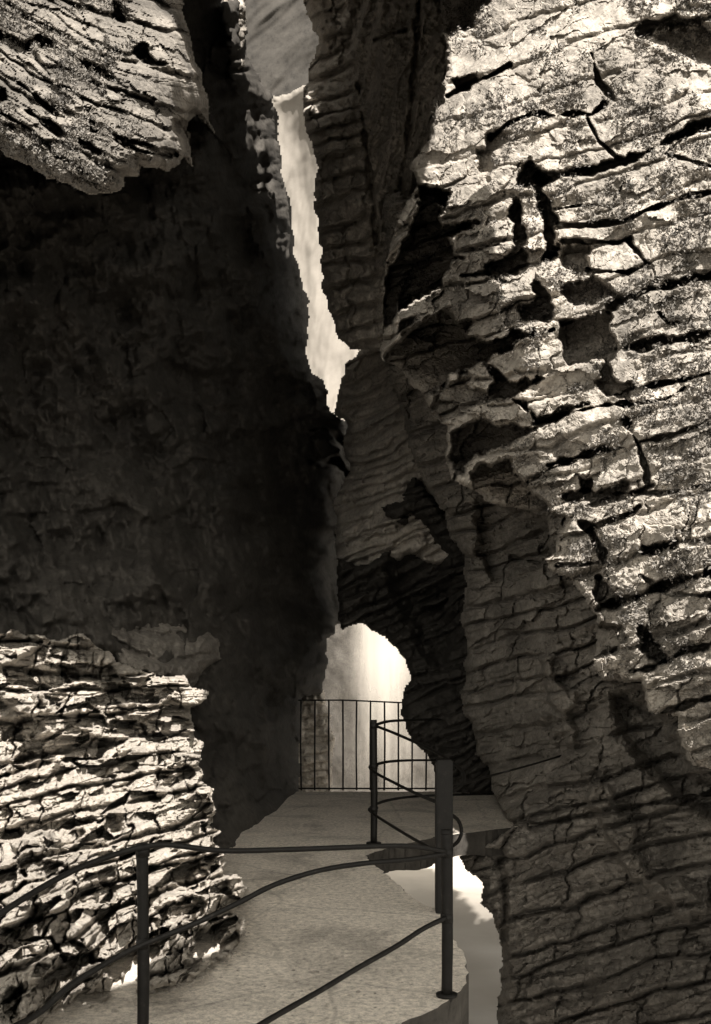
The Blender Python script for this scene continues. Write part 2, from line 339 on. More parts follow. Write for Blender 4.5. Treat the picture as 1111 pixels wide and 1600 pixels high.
# ------------------------------------------------------------------ upper left bulge
def rel_bulge(U, V):
    bend = lambda a, q: q - .60 * a + .0006 * a * a
    b = strata(U, V, bend, 20, 60, 80, 240, 101, 14, -.6, .86, .12)
    b2 = strata(U, V, bend, 7, 20, 40, 140, 105, 10, -.6, .86, .2)
    W = bend(U, V) + fbm(U, V, 40, 3, 106) * 8; A = U + .6 * V + fbm(U, V, 40, 3, 107) * 8
    sm = 1 - .5 * sstep(180, 250, U)
    return b * .24 + b2 * .06 * sm + facets(A, W, 90, 26, 108) * .07 + facets(A, W, 30, 12, 109) * .035 * sm + fbm(U, V, 10, 4, 104) * .014 * sm
rock('left_bulge', [(-500, -1000), (320, -1000), (335, -740), (440, -740), (455, -1000), (850, -1000), (840, -700), (740, -600), (720, -500), (560, -150), (380, -70), (300, -50), (283, -20), (292, 30), (303, 80), (318, 130), (328, 175), (336, 212), (322, 196), (306, 186), (295, 200), (299, 225), (300, 258), (288, 245), (270, 262), (262, 275), (250, 262), (218, 258), (216, 272), (196, 280), (198, 292), (185, 302), (135, 303), (95, 290), (40, 258), (0, 236), (-500, 60)],  # unseen top extended rightward to block sun, notched to let it reach the knob
     [(-500, 0, 5.0), (0, 0, 6.3), (0, 220, 5.3), (150, 280, 5.2), (250, 240, 5.5), (150, 100, 6.0), (280, 100, 6.4), (330, 200, 7.2), (290, -20, 7.2), (0, -500, 7.2), (300, -300, 7.5), (300, -650, 5.6), (620, -650, 5.4), (600, -200, 8.0), (600, -1000, 5.2), (950, -700, 5.4), (950, -1300, 5.5), (-500, -1300, 7)],
     M_bulge, 2, 4.5, .8, 34, rel_bulge,
     [('L', [(0, 150), (60, 185), (115, 215), (160, 240)], 13, .35), ('L', [(30, 130), (90, 180), (150, 205), (215, 235), (262, 245)], 7, .3), ('L', [(0, 175), (50, 205), (90, 245), (130, 268)], 6, .25),
      ('L', [(60, 60), (110, 85), (150, 110), (185, 125)], 16, .35), ('P', [(205, 70), (225, 68), (240, 90), (262, 100), (252, 108), (225, 98), (205, 82)], .35, 6),
      ('P', [(170, 0), (190, 0), (205, 25), (200, 45), (180, 38)], .35, 8), ('L', [(0, 50), (40, 70), (60, 62)], 12, .3), ('P', [(272, 190), (300, 186), (330, 220), (320, 240), (298, 250), (282, 225)], .8, 10),
      ('L', [(140, 190), (180, 215), (230, 225), (275, 240)], 6, .3)], seed=11)

# ------------------------------------------------------------------ lower left broken ledges
def rel_pile(U, V):
    bend = lambda a, q: (q - 1000) * (1 - .00045 * np.clip(q - 1000, -100, 700)) + .02 * a + np.clip(q - 1000, 0, 450) * a * .00065 - 22 * np.exp(-((q - 1040) / 60) ** 2) * (a / 300)
    b1 = strata(U, V, bend, 20, 54, 50, 190, 111, 9, .1, .80, .10, wob=.10)
    b2 = strata(U, V, bend, 8, 20, 24, 110, 113, 9, .15, .84, .12, wob=.15)
    W = bend(U, V) + fbm(U, V, 60, 3, 117) * 6; U2 = U + fbm(U, V, 24, 3, 114) * 4
    big = sstep(1300, 1420, V)
    f1 = facets(U2, W, 84, 34, 118); f2 = facets(U2, W, 30, 15, 119); f3 = facets(U2, W, 9, 5, 120)
    gone = sstep(-.15, -.3, f1) * .26 + sstep(-.22, -.34, f2) * .15
    return b1 * (.64 + .14 * big) + b2 * .11 + f1 * .15 + f2 * .09 + f3 * .028 - gone + fbm(U, V, 9, 3, 116) * .008
rock('left_ledges', [(-500, 960), (-50, 985), (30, 988), (90, 995), (128, 990), (150, 1005), (200, 1040), (225, 1052), (285, 1056), (300, 1070), (326, 1078), (318, 1092), (300, 1108), (300, 1125), (304, 1145), (318, 1160), (316, 1186), (310, 1196), (318, 1206), (319, 1222), (332, 1232), (330, 1246), (336, 1252), (338, 1268), (333, 1290), (343, 1300), (336, 1312), (345, 1322), (347, 1335), (352, 1352), (352, 1364), (372, 1366), (386, 1388), (380, 1408), (371, 1424), (376, 1444), (374, 1460), (380, 1478), (366, 1484), (350, 1494), (328, 1512), (300, 1530), (250, 1545), (190, 1560), (100, 1590), (-100, 1680), (-500, 1750)],
     [(-500, 1000, 6.5), (0, 990, 7.6), (150, 1010, 7.8), (300, 1070, 8.0), (0, 1200, 6.5), (150, 1200, 6.7), (310, 1200, 7.1), (0, 1400, 4.9), (150, 1400, 5.2), (330, 1350, 6.0), (380, 1400, 5.55), (378, 1480, 5.25), (250, 1540, 4.65), (100, 1590, 4.2), (0, 1550, 4.1), (-500, 1700, 3.6)],
     M_pile, 1.6, 2.5, .22, 9, rel_pile,
     [('L', [(85, 1240), (150, 1228), (215, 1215)], 14, .3), ('L', [(0, 1215), (60, 1195), (110, 1188), (160, 1190)], 9, .3), ('P', [(90, 1040), (120, 1038), (130, 1060), (105, 1070)], .3, 5),
      ('P', [(160, 1068), (205, 1068), (200, 1095), (175, 1092)], .35, 5), ('P', [(65, 1075), (125, 1070), (120, 1105), (90, 1110), (70, 1095)], .3, 5), ('P', [(120, 1110), (165, 1112), (170, 1128), (215, 1128), (235, 1140), (170, 1138), (120, 1135)], .35, 4),
      ('P', [(35, 1120), (72, 1120), (75, 1142), (20, 1160), (15, 1145)], .3, 4), ('P', [(48, 1172), (75, 1176), (105, 1186), (60, 1205), (20, 1215), (15, 1195)], .3, 5), ('P', [(240, 1140), (262, 1150), (225, 1145)], .3, 4),
      ('P', [(245, 1210), (300, 1195), (305, 1210), (262, 1245), (240, 1235)], .35, 6), ('L', [(0, 1308), (50, 1298), (100, 1286), (160, 1284)], 11, .35),
      ('P', [(20, 1340), (50, 1330), (100, 1350), (130, 1330), (125, 1352), (75, 1372), (40, 1380)], .35, 6), ('L', [(225, 1362), (270, 1340), (330, 1330)], 6, .25), ('L', [(110, 1400), (150, 1385), (220, 1372)], 10, .3),
      ('P', [(246, 1420), (262, 1408), (318, 1396), (324, 1430), (290, 1448), (252, 1462)], .35, 4), ('P', [(300, 1450), (372, 1424), (380, 1478), (330, 1505), (300, 1500), (305, 1470)], .3, 5),
      ('P', [(100, 1465), (130, 1470), (150, 1495), (165, 1500), (100, 1530), (60, 1548), (0, 1570), (0, 1555), (60, 1530), (100, 1510), (118, 1490)], .3, 5),
      ('P', [(205, 1490), (262, 1470), (260, 1490), (230, 1510), (200, 1530)], .3, 5), ('L', [(30, 1470), (80, 1465), (100, 1500)], 5, .25), ('L', [(80, 1590), (130, 1560), (200, 1545)], 14, .3)], seed=13)

# ------------------------------------------------------------------ right overhang (sunlit) and lower right wall
def rel_over(U, V):
    bend = lambda a, q: q + .26 * a + .00010 * (a - 800) ** 2
    rough = sstep(930, 720, U) * sstep(230, 420, V) + sstep(700, 900, V) * .6
    rough = np.clip(rough, 0, 1)
    b = strata(U, V, bend, 34, 80, 70, 230, 121, 14, .3, .86, .07, wob=.09)
    b2 = strata(U, V, bend, 10, 26, 30, 90, 123, 16, .3, .85, .2)
    veg = sstep(.0, .35, fbm(U, V, 70, 3, 128) + .25 * sstep(900, 1050, U))
    W = bend(U, V); U2 = U + fbm(U, V, 30, 3, 114) * 9; W2 = W + fbm(U, V, 24, 3, 115) * 6
    f1 = facets(U2, W2, 95, 46, 218); f2 = facets(U2, W2, 34, 18, 219); f3 = facets(U2, W2, 12, 8, 220)
    return b * (.10 + .34 * rough) + b2 * (.006 + .018 * rough) * (1 + veg) + f1 * (.05 + .18 * rough) + f2 * (.010 + .035 * rough) + f3 * (.004 + .010 * rough) + fbm(U, V, 70, 3, 125) * .06 + fbm(U, V, 10, 4, 126) * (.007 + .004 * rough + .014 * veg)
OF = [
 ('P', [(672, -20), (785, -20), (755, 12), (740, 45), (705, 62), (684, 45)], .9, 10),
 ('P', [(690, 98), (697, 135), (680, 185), (672, 200), (672, 152)], .6, 4), ('P', [(704, 124), (745, 112), (750, 125), (732, 138), (716, 142)], .5, 4), ('L', [(700, 150), (735, 130), (765, 118), (797, 101)], 5, .5),
 ('P', [(742, 250), (760, 212), (780, 200), (800, 205), (775, 240), (765, 285), (748, 290)], .25, 8), ('L', [(765, 215), (795, 193), (830, 178), (870, 181), (905, 177), (925, 179), (945, 162)], 8, .6),
 ('L', [(925, 85), (935, 130), (960, 155)], 7, .25), ('L', [(918, 185), (935, 220), (965, 247)], 4, .25), ('L', [(843, 278), (900, 271), (932, 265), (968, 254), (1010, 238), (1060, 212), (1130, 185)], 13, .6),
 ('L', [(1000, 50), (1040, 36), (1111, 30)], 18, .35), ('P', [(1010, 50), (1070, 35), (1130, 40), (1130, 110), (1080, 100), (1020, 70)], .3, 14),
 ('P', [(812, 250), (832, 243), (842, 275), (858, 280), (850, 300), (864, 312), (870, 370), (874, 402), (850, 405), (848, 345), (838, 300), (822, 296), (808, 290)], .8, 6),
 ('P', [(655, 292), (698, 288), (712, 303), (690, 322), (692, 350), (735, 345), (758, 345), (742, 353), (702, 371), (715, 395), (724, 402), (708, 412), (690, 445), (650, 470), (612, 500), (600, 520), (597, 480), (603, 420), (625, 390), (645, 350), (650, 320)], 2.4, 6),
 ('P', [(788, 300), (800, 320), (797, 360), (802, 385), (785, 402), (757, 415), (750, 430), (792, 440), (832, 415), (820, 385), (822, 340), (808, 310)], .7, 6),
 ('P', [(612, 532), (650, 507), (690, 482), (712, 495), (735, 502), (728, 515), (735, 527), (790, 532), (802, 515), (850, 520), (900, 500), (870, 512), (830, 528), (762, 560), (712, 585), (665, 622), (640, 640), (610, 600), (602, 560)], 1.9, 5),
 ('P', [(800, 447), (825, 442), (842, 462), (815, 478), (808, 502), (862, 505), (872, 480), (842, 440)], .5, 6), ('L', [(720, 430), (760, 428), (790, 440)], 8, .5), ('L', [(700, 398), (740, 392), (780, 382)], 3, .2),
 ('L', [(622, 442), (645, 428), (673, 410)], 5, -.9), ('L', [(628, 473), (660, 455), (690, 432), (712, 408)], 5, -.9), ('L', [(618, 502), (630, 494), (648, 490)], 5, -.8), ('L', [(600, 545), (630, 522), (665, 500), (700, 475)], 6, -.9),
 ('L', [(603, 402), (620, 382), (640, 366)], 10, -.9), ('L', [(620, 330), (612, 345), (625, 350)], 8, -.9), ('L', [(618, 520), (622, 470), (632, 440)], 4, -.9), ('L', [(597, 580), (605, 545), (620, 530)], 10, -.8),
 ('P', [(678, 622), (700, 602), (722, 583), (742, 588), (732, 600), (762, 615), (772, 598), (757, 570), (792, 581), (797, 594), (830, 596), (848, 590), (862, 582), (835, 601), (800, 622), (760, 632), (715, 650), (690, 664), (672, 640)], .8, 5),
 ('P', [(705, 677), (730, 657), (752, 649), (777, 663), (800, 666), (816, 670), (838, 668), (812, 690), (768, 704), (740, 715), (708, 750), (703, 720)], .8, 5),
 ('P', [(798, 623), (812, 640), (830, 650), (832, 664), (862, 660), (922, 630), (900, 628), (860, 644), (838, 654), (822, 630), (812, 622)], .5, 4),
 ('P', [(738, 742), (746, 723), (790, 715), (803, 729), (818, 747), (832, 757), (846, 776), (862, 792), (890, 805), (870, 835), (864, 870), (780, 900), (745, 860), (733, 800), (742, 775)], 1.2, 5),
 ('L', [(862, 327), (900, 322), (932, 320)], 5, .3), ('L', [(875, 352), (930, 351), (975, 346), (1010, 328), (1070, 308), (1111, 300)], 6, .4), ('L', [(880, 377), (930, 377), (965, 380), (985, 372)], 5, .3),
 ('P', [(872, 388), (908, 377), (922, 390), (918, 402), (925, 430), (905, 442), (880, 422)], .35, 6), ('L', [(918, 422), (980, 426), (1003, 416)], 7, .4), ('L', [(980, 378), (998, 395), (1012, 416)], 9, .35),
 ('P', [(876, 442), (925, 432), (950, 446), (970, 463), (950, 472), (912, 478), (885, 474)], .35, 5), ('L', [(955, 474), (1000, 458), (1060, 442), (1130, 425)], 15, .45),
 ('P', [(872, 500), (945, 486), (957, 496), (955, 512), (968, 545), (958, 558), (925, 566), (890, 571), (876, 545)], .6, 4), ('L', [(965, 545), (1010, 538), (1060, 530), (1130, 515)], 15, .4), ('L', [(1030, 488), (1045, 505), (1060, 505)], 6, .2),
 ('P', [(937, 570), (955, 574), (966, 594), (1002, 600), (985, 622), (950, 618), (930, 600)], .45, 5), ('L', [(985, 608), (1040, 600), (1120, 580)], 6, .4), ('L', [(975, 634), (1040, 624), (1070, 606)], 5, .3),
 ('L', [(845, 664), (885, 646), (930, 636), (985, 628)], 8, .4), ('L', [(855, 728), (885, 720), (930, 706), (975, 699)], 9, .45), ('L', [(978, 660), (995, 690), (1012, 730), (1012, 752)], 12, .3), ('L', [(825, 752), (860, 732), (900, 720)], 5, .3),
 ('P', [(870, 772), (905, 768), (960, 757), (985, 752), (975, 768), (930, 785), (885, 790)], .4, 5), ('P', [(903, 742), (922, 752), (925, 768), (908, 765)], .4, 4), ('L', [(880, 800), (935, 786), (985, 772), (1020, 758)], 7, .4),
 ('P', [(905, 815), (925, 820), (950, 862), (958, 882), (935, 882), (925, 850)], .5, 5), ('P', [(1005, 852), (1055, 845), (1058, 856), (1020, 866), (1000, 866)], .4, 4), ('L', [(930, 822), (990, 800), (1000, 790)], 5, .3),
 ('P', [(930, 900), (960, 916), (985, 936), (975, 948), (938, 952), (925, 930)], .5, 5), ('L', [(938, 950), (1000, 932), (1060, 905), (1130, 892)], 12, .5), ('L', [(870, 884), (905, 882), (935, 878)], 6, .3),
 ('P', [(930, 978), (973, 973), (982, 1003), (965, 1020), (930, 1032), (920, 1000)], .7, 5), ('P', [(990, 973), (1010, 980), (1024, 1002), (1052, 1032), (1030, 1042), (1000, 1022)], .5, 6), ('L', [(985, 1050), (1020, 1042), (1070, 1018), (1130, 1000)], 8, .4),
 ('L', [(1012, 1118), (1050, 1108), (1111, 1090)], 9, .4), ('P', [(930, 1062), (960, 1056), (1000, 1062), (1008, 1095), (960, 1090)], .6, 4),
 ('L', [(1085, 200), (1040, 240), (1111, 260)], 4, .2), ('L', [(1000, 690), (1050, 680), (1130, 650)], 6, .2), ('L', [(990, 770), (1050, 770), (1130, 750)], 8, .25), ('L', [(1000, 900), (1050, 930), (1130, 930)], 6, .2),
]
rock('right_overhang', [(560, -1300), (650, -300), (688, -20), (690, 35), (698, 70), (697, 112), (676, 155), (670, 208), (641, 262), (653, 290), (626, 328), (602, 405), (597, 500), (598, 562), (620, 575), (642, 605), (662, 620), (678, 652), (696, 668), (698, 712), (706, 752), (735, 765), (768, 790), (850, 806), (868, 862), (845, 872), (862, 892), (890, 905), (918, 942), (934, 975), (926, 1040), (940, 1066), (1000, 1066), (1012, 1112), (1058, 1122), (1064, 1165), (1085, 1198), (1150, 1212), (1500, 1180), (1500, -1300)],
     [(620, 450, 9.6), (690, 30, 9.8), (660, 270, 9.3), (740, 200, 8.8), (760, 470, 8.3), (700, 640, 8.5), (760, 750, 8.1), (900, 100, 8.3), (900, 300, 7.9), (950, 600, 7.2), (1111, 100, 7.7), (1111, 500, 6.9), (1111, 900, 6.2), (860, 850, 7.6), (950, 1050, 6.9), (1060, 1150, 6.3), (1111, 1200, 6.0), (1500, 1000, 4.6), (1500, 0, 6), (1000, -600, 8.8), (1500, -1300, 9), (600, -1200, 11)],
     M_over, 1.8, 2.2, .35, 10, rel_over, OF, seed=15, edge=4, ur=(-300, 1500), vr=(-1300, 1900))

def rel_right(U, V):
    bend = lambda a, q: q + .30 * a - .00012 * (a - 800) ** 2
    b = strata(U, V, bend, 22, 62, 110, 360, 131, 12, .3, .84, .12, wob=.10)
    b2 = strata(U, V, bend, 9, 22, 90, 260, 133, 10, .3, .8, .3)
    U2 = U + fbm(U, V, 30, 3, 114) * 9; W2 = bend(U, V) + fbm(U, V, 24, 3, 115) * 6
    return b * .5 + b2 * .10 + facets(U2, W2, 110, 44, 318) * .14 + facets(U2, W2, 36, 17, 319) * .06 + fbm(U, V, 60, 4, 135) * .10 + fbm(U, V, 9, 3, 136) * .02
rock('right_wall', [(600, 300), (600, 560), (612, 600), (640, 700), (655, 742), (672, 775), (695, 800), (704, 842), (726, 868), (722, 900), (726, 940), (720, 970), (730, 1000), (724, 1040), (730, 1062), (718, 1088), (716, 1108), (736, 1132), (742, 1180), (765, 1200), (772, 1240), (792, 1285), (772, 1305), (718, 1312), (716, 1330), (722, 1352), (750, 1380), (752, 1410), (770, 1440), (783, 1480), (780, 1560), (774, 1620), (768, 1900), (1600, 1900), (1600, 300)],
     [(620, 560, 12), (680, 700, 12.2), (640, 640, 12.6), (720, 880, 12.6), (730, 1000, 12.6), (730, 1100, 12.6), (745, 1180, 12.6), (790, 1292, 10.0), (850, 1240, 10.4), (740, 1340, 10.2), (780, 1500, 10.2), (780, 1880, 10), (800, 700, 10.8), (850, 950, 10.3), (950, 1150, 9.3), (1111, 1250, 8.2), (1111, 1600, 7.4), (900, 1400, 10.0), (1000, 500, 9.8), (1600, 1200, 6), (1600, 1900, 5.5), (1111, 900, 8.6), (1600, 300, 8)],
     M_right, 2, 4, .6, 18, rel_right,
     [('L', [(830, 1290), (980, 1262), (1111, 1240)], 9, .3), ('L', [(860, 1050), (900, 1180), (950, 1280), (1010, 1380), (1111, 1420)], 40, -.5), ('P', [(950, 1080), (1010, 1090), (1060, 1150), (1090, 1210), (1200, 1220), (1200, 1330), (1050, 1250), (960, 1150)], .8, 20),
      ('P', [(790, 1310), (800, 1600), (760, 1600), (785, 1400), (765, 1330)], .5, 14), ('P', [(735, 770), (850, 800), (868, 880), (770, 910), (745, 860)], .6, 10), ('L', [(800, 870), (890, 890)], 6, .3)], seed=17)

# unseen slabs added above and behind the viewer to keep sun off the walkway
def shade_block(name, o, zs, c):
    pts = []
    for i in range(len(o)):
        a, b = Vector(o[i]), Vector(o[(i + 1) % len(o)]); n = max(1, int((b - a).length / .12))
        for k in range(n):
            p = a.lerp(b, k / n); pts.append((p.x + random.uniform(-.03, .03), p.y + random.uniform(-.03, .03)))
    bm = bmesh.new(); rings = []
    c = Vector(c); dx, dy = math.sin(SUN_AZ) / math.tan(SUN_EL), -math.cos(SUN_AZ) / math.tan(SUN_EL)
    for z, sc in zs:
        rings.append([bm.verts.new((c.x + (x - c.x) * sc + dx * (z - 6) + .05 * math.sin(x * 9 + z * 5), c.y + (y - c.y) * sc + dy * (z - 6) + .05 * math.sin(y * 8 + z * 7), z + .08 * math.sin(x * 5 + y * 4))) for x, y in pts])
    for a, b in zip(rings, rings[1:]):
        for k in range(len(a)): bm.faces.new((a[k], a[(k + 1) % len(a)], b[(k + 1) % len(a)], b[k]))
    bm.faces.new(rings[0][::-1]); bm.faces.new(rings[-1])
    bmesh.ops.triangulate(bm, faces=[f for f in bm.faces if len(f.verts) > 4])
    bmesh.ops.recalc_face_normals(bm, faces=bm.faces[:])
    me = bpy.data.meshes.new(name); bm.to_mesh(me); bm.free(); me.materials.append(M_wall)
    ob = bpy.data.objects.new(name, me); SC.collection.objects.link(ob); ob['kind'] = 'structure'
import bmesh
shade_block('overhead_shade_block', [(-.35, -1.5), (-.22, -.9), (.02, -.45), (.38, .2), (.50, .9), (.32, 1.8), (.05, 2.9), (-.28, 3.7), (-.38, 4.6), (-.1, 5.6), (.9, 5.3), (1.5, 5.0), (2.1, 4.2), (2.55, 3.2), (2.95, 2.2), (3.15, 1.5), (4.2, 1.0), (4.4, .4), (4.2, -2.0), (.1, -2.2)],
     ((5.75, .93), (6, 1.0), (6.5, .97), (7.0, .9)), (3.2, .2))
shade_block('overhead_shade_block', [(0, 3.0), (-.3, 4.4), (-.6, 5.0), (-.98, 5.3), (-.98, 7.0), (-.5, 8.3), (1.25, 8.3), (1.4, 6.9), (1.8, 5.8), (2.15, 5.15), (2.05, 3.4), (1.5, 3.0)], ((7.25, .95), (7.5, 1.0), (8.1, .95)), (.5, 5))

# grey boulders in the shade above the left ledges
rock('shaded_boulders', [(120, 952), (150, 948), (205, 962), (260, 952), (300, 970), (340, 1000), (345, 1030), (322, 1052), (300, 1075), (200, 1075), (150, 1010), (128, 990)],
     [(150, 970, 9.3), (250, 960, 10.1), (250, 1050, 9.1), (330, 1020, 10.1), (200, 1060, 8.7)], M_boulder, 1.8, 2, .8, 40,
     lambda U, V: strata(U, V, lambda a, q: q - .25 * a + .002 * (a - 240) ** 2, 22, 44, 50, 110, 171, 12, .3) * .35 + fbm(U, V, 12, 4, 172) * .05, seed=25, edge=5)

# stones seen through the gate, coloured pale as if sunlit, and the back of the cave
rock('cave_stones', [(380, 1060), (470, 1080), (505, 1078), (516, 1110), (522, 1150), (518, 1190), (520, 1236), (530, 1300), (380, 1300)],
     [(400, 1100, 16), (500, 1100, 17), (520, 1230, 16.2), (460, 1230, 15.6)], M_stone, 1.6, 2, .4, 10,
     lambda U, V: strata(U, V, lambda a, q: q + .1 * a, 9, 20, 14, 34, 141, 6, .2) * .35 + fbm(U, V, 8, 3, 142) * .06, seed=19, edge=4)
rock('cave_back', [(380, 850), (570, 850), (575, 600), (760, 600), (760, 1700), (380, 1700)], [(380, 900, 36), (760, 900, 37), (570, 1300, 36.5)], M_dark, 4, 2, .5, 10,
     lambda U, V: ridg(U, V * .4, 60, 4, 150) * .5, seed=21)

# ------------------------------------------------------------------ generic mesh helpers
def mesh_obj(name, vs, fs, mat, parent=None, smooth=False):
    me = bpy.data.meshes.new(name); me.from_pydata([tuple(v) for v in vs], [], fs); me.update()
    if smooth: me.polygons.foreach_set('use_smooth', [True] * len(me.polygons))
    me.materials.append(mat); o = bpy.data.objects.new(name, me); SC.collection.objects.link(o)
    if parent: o.parent = parent; o.matrix_parent_inverse = Matrix.Translation(-parent.location)
    return o
def catmull(pts, n=8):
    P = [Vector(p) for p in pts]; P = [2 * P[0] - P[1]] + P + [2 * P[-1] - P[-2]]; out = []
    for i in range(1, len(P) - 2):
        for k in range(n):
            t = k / n; a, b, c, d = P[i - 1], P[i], P[i + 1], P[i + 2]
            out.append(.5 * ((2 * b) + (c - a) * t + (2 * a - 5 * b + 4 * c - d) * t * t + (3 * b - a - 3 * c + d) * t ** 3))
    out.append(P[-2]); return out
def tube(name, pts, r, mat, parent=None, sides=10, curve=True, n=8):
    C = catmull(pts, n) if curve and len(pts) > 2 else [Vector(p) for p in pts]
    vs, fs = [], []
    for i, p in enumerate(C):
        t = (C[min(i + 1, len(C) - 1)] - C[max(i - 1, 0)]).normalized()
        a = t.cross(Vector((0, 0, 1))) if abs(t.z) < .95 else t.cross(Vector((1, 0, 0)))
        a.normalize(); b = t.cross(a); rr = r * random.uniform(.95, 1.05)
        for k in range(sides):
            w = 2 * math.pi * k / sides; vs.append(p + a * math.cos(w) * rr + b * math.sin(w) * rr)
    for i in range(len(C) - 1):
        for k in range(sides):
            k2 = (k + 1) % sides; fs.append((i * sides + k, i * sides + k2, (i + 1) * sides + k2, (i + 1) * sides + k))
    fs.append(tuple(range(sides))[::-1]); fs.append(tuple(range((len(C) - 1) * sides, len(C) * sides)))
    return mesh_obj(name, vs, fs, mat, parent, True)
def empty(name, loc, label, cat, group=None):
    o = bpy.data.objects.new(name, None); SC.collection.objects.link(o); o.location = loc; tag(o, label, cat, group); return o

# ------------------------------------------------------------------ walkway slab with its notch over the water
def gp(u, v): d = CZ * FP / (v - HY); return ((u - CX) / FP * d, d)
edge = [gp(640, 1592), gp(672, 1580), gp(700, 1564), gp(720, 1548), gp(728, 1530), gp(729, 1505), gp(722, 1484), gp(708, 1468), gp(704, 1440), gp(690, 1424), gp(668, 1416), gp(645, 1403), gp(622, 1382), gp(603, 1366), gp(586, 1352), gp(570, 1337),
        gp(600, 1327), gp(640, 1317), gp(683, 1307), gp(735, 1301), gp(790, 1294), (1.9, 9.9), (2.5, 13.3)]
far = [(1.5, 13.35), (.6, 13.3), (0, 13.32), (-.9, 13.3), (-1.6, 13.2), (-2.6, 12), (-3.2, 8), (-3.4, 4), (-3.2, 2.9)]
near = [(-2.0, 3.2), (-.6, 3.45), (.05, 3.7)]
pl = edge + far + near
fine = []
for i in range(len(pl)):
    a, b = Vector(pl[i]), Vector(pl[(i + 1) % len(pl)]); n = max(1, int((b - a).length / .05))
    nrm = Vector((b.y - a.y, a.x - b.x)).normalized()
    for k in range(n):
        p = a.lerp(b, k / n); w = random.uniform(-.013, .013) if k else 0; fine.append(p + nrm * w)
import bmesh
bm = bmesh.new(); vt = [bm.verts.new((p.x, p.y, 0)) for p in fine]; bm.faces.new(vt)
bmesh.ops.triangulate(bm, faces=bm.faces[:])
r = bmesh.ops.extrude_face_region(bm, geom=bm.faces[:]); 
for v in [e for e in r['geom'] if isinstance(e, bmesh.types.BMVert)]: v.co.z = -.24 + .03 * math.sin(v.co.x * 5 + v.co.y * 3)
bmesh.ops.recalc_face_normals(bm, faces=bm.faces[:])
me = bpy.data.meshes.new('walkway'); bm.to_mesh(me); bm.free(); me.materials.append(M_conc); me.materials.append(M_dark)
for p in me.polygons: p.material_index = 0 if p.normal.z > .5 else 1  # slab sides and underside coloured near-black to paint in their shade
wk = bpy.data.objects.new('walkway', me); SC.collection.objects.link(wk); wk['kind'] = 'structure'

# rock footing under the walkway
rock('walkway_footing', [(-100, 1500), (300, 1400), (560, 1345), (575, 1352), (600, 1400), (640, 1450), (668, 1520), (690, 1600), (690, 1900), (-100, 1900)],
     [(300, 1500, 7.2), (560, 1350, 8.6), (600, 1420, 7.8), (680, 1600, 5.2), (680, 1900, 5), (300, 1900, 5)], M_dark, 4, 2, .4, 14, lambda U, V: fbm(U, V, 40, 4, 160) * .2, seed=23)

# ------------------------------------------------------------------ water
def sheet(name, x0, x1, y0, y1, z, nx, ny, mat, f):
    vs = []; 
    for j in range(ny + 1):
        for i in range(nx + 1):
            x = x0 + (x1 - x0) * i / nx; y = y0 + (y1 - y0) * j / ny; vs.append((x, y, z + f(x, y)))
    fs = [(j * (nx + 1) + i, j * (nx + 1) + i + 1, (j + 1) * (nx + 1) + i + 1, (j + 1) * (nx + 1) + i) for j in range(ny) for i in range(nx)]
    o = mesh_obj(name, vs, fs, mat, None, True); o['kind'] = 'structure'; return o
wm, wn, wb = new_mat('pool_water'); tc = node(wn, 'ShaderNodeTexCoord').outputs['Object']
sx = node(wn, 'ShaderNodeSeparateXYZ'); wn.links.new(tc, sx.inputs[0])
mr = node(wn, 'ShaderNodeMapRange'); mr.inputs['From Min'].default_value = 23; mr.inputs['From Max'].default_value = 30
wn.links.new(sx.outputs['Y'], mr.inputs['Value'])
ww = node(wn, 'ShaderNodeMath', operation='MULTIPLY_ADD'); ww.inputs[1].default_value = .25; wn.links.new(noise(wn, tc, 1.5, 4), ww.inputs[0]); wn.links.new(mr.outputs[0], ww.inputs[2])
wn.links.new(ramp(wn, ww.outputs[0], [(.1, sep(.2)), (.5, sep(.32)), (.95, sep(.6))]), wb.inputs['Base Color']); wb.inputs['Roughness'].default_value = .5
sheet('river', -8, 10, 1, 46, -4.0, 120, 160, wm, lambda x, y: .03 * math.sin(x * 2.3 + y * 1.1) + .02 * math.sin(y * 3.1 - x))
sheet('gorge_floor', -400, 400, -200, 600, -4.8, 4, 4, M_dark, lambda x, y: 0)
# waterfall: a thick veil of water falling down the cave's back wall
def fall_mat(name, lo, hi, amax):
    m, n, b = new_mat(name); tc = node(n, 'ShaderNodeTexCoord')
    b.inputs['Base Color'].default_value = (.94, .88, .79, 1); b.inputs['Roughness'].default_value = .95; b.inputs['Specular IOR Level'].default_value = .1
    g = node(n, 'ShaderNodeAttribute'); g.attribute_name = 'across'
    mpn = node(n, 'ShaderNodeMapping'); mpn.inputs['Scale'].default_value = (3, 3, .25); n.links.new(tc.outputs['Object'], mpn.inputs['Vector'])
    nz = noise(n, mpn.outputs[0], 1.2, 3, .5)
    ad = node(n, 'ShaderNodeMath', operation='MULTIPLY_ADD'); ad.inputs[1].default_value = .35
    n.links.new(nz, ad.inputs[0]); n.links.new(g.outputs['Fac'], ad.inputs[2])
    mr = node(n, 'ShaderNodeMapRange', interpolation_type='SMOOTHSTEP'); mr.inputs['From Min'].default_value = lo + .17; mr.inputs['From Max'].default_value = hi + .17; mr.inputs['To Max'].default_value = amax
    n.links.new(ad.outputs[0], mr.inputs['Value']); n.links.new(mr.outputs[0], b.inputs['Alpha']); return m
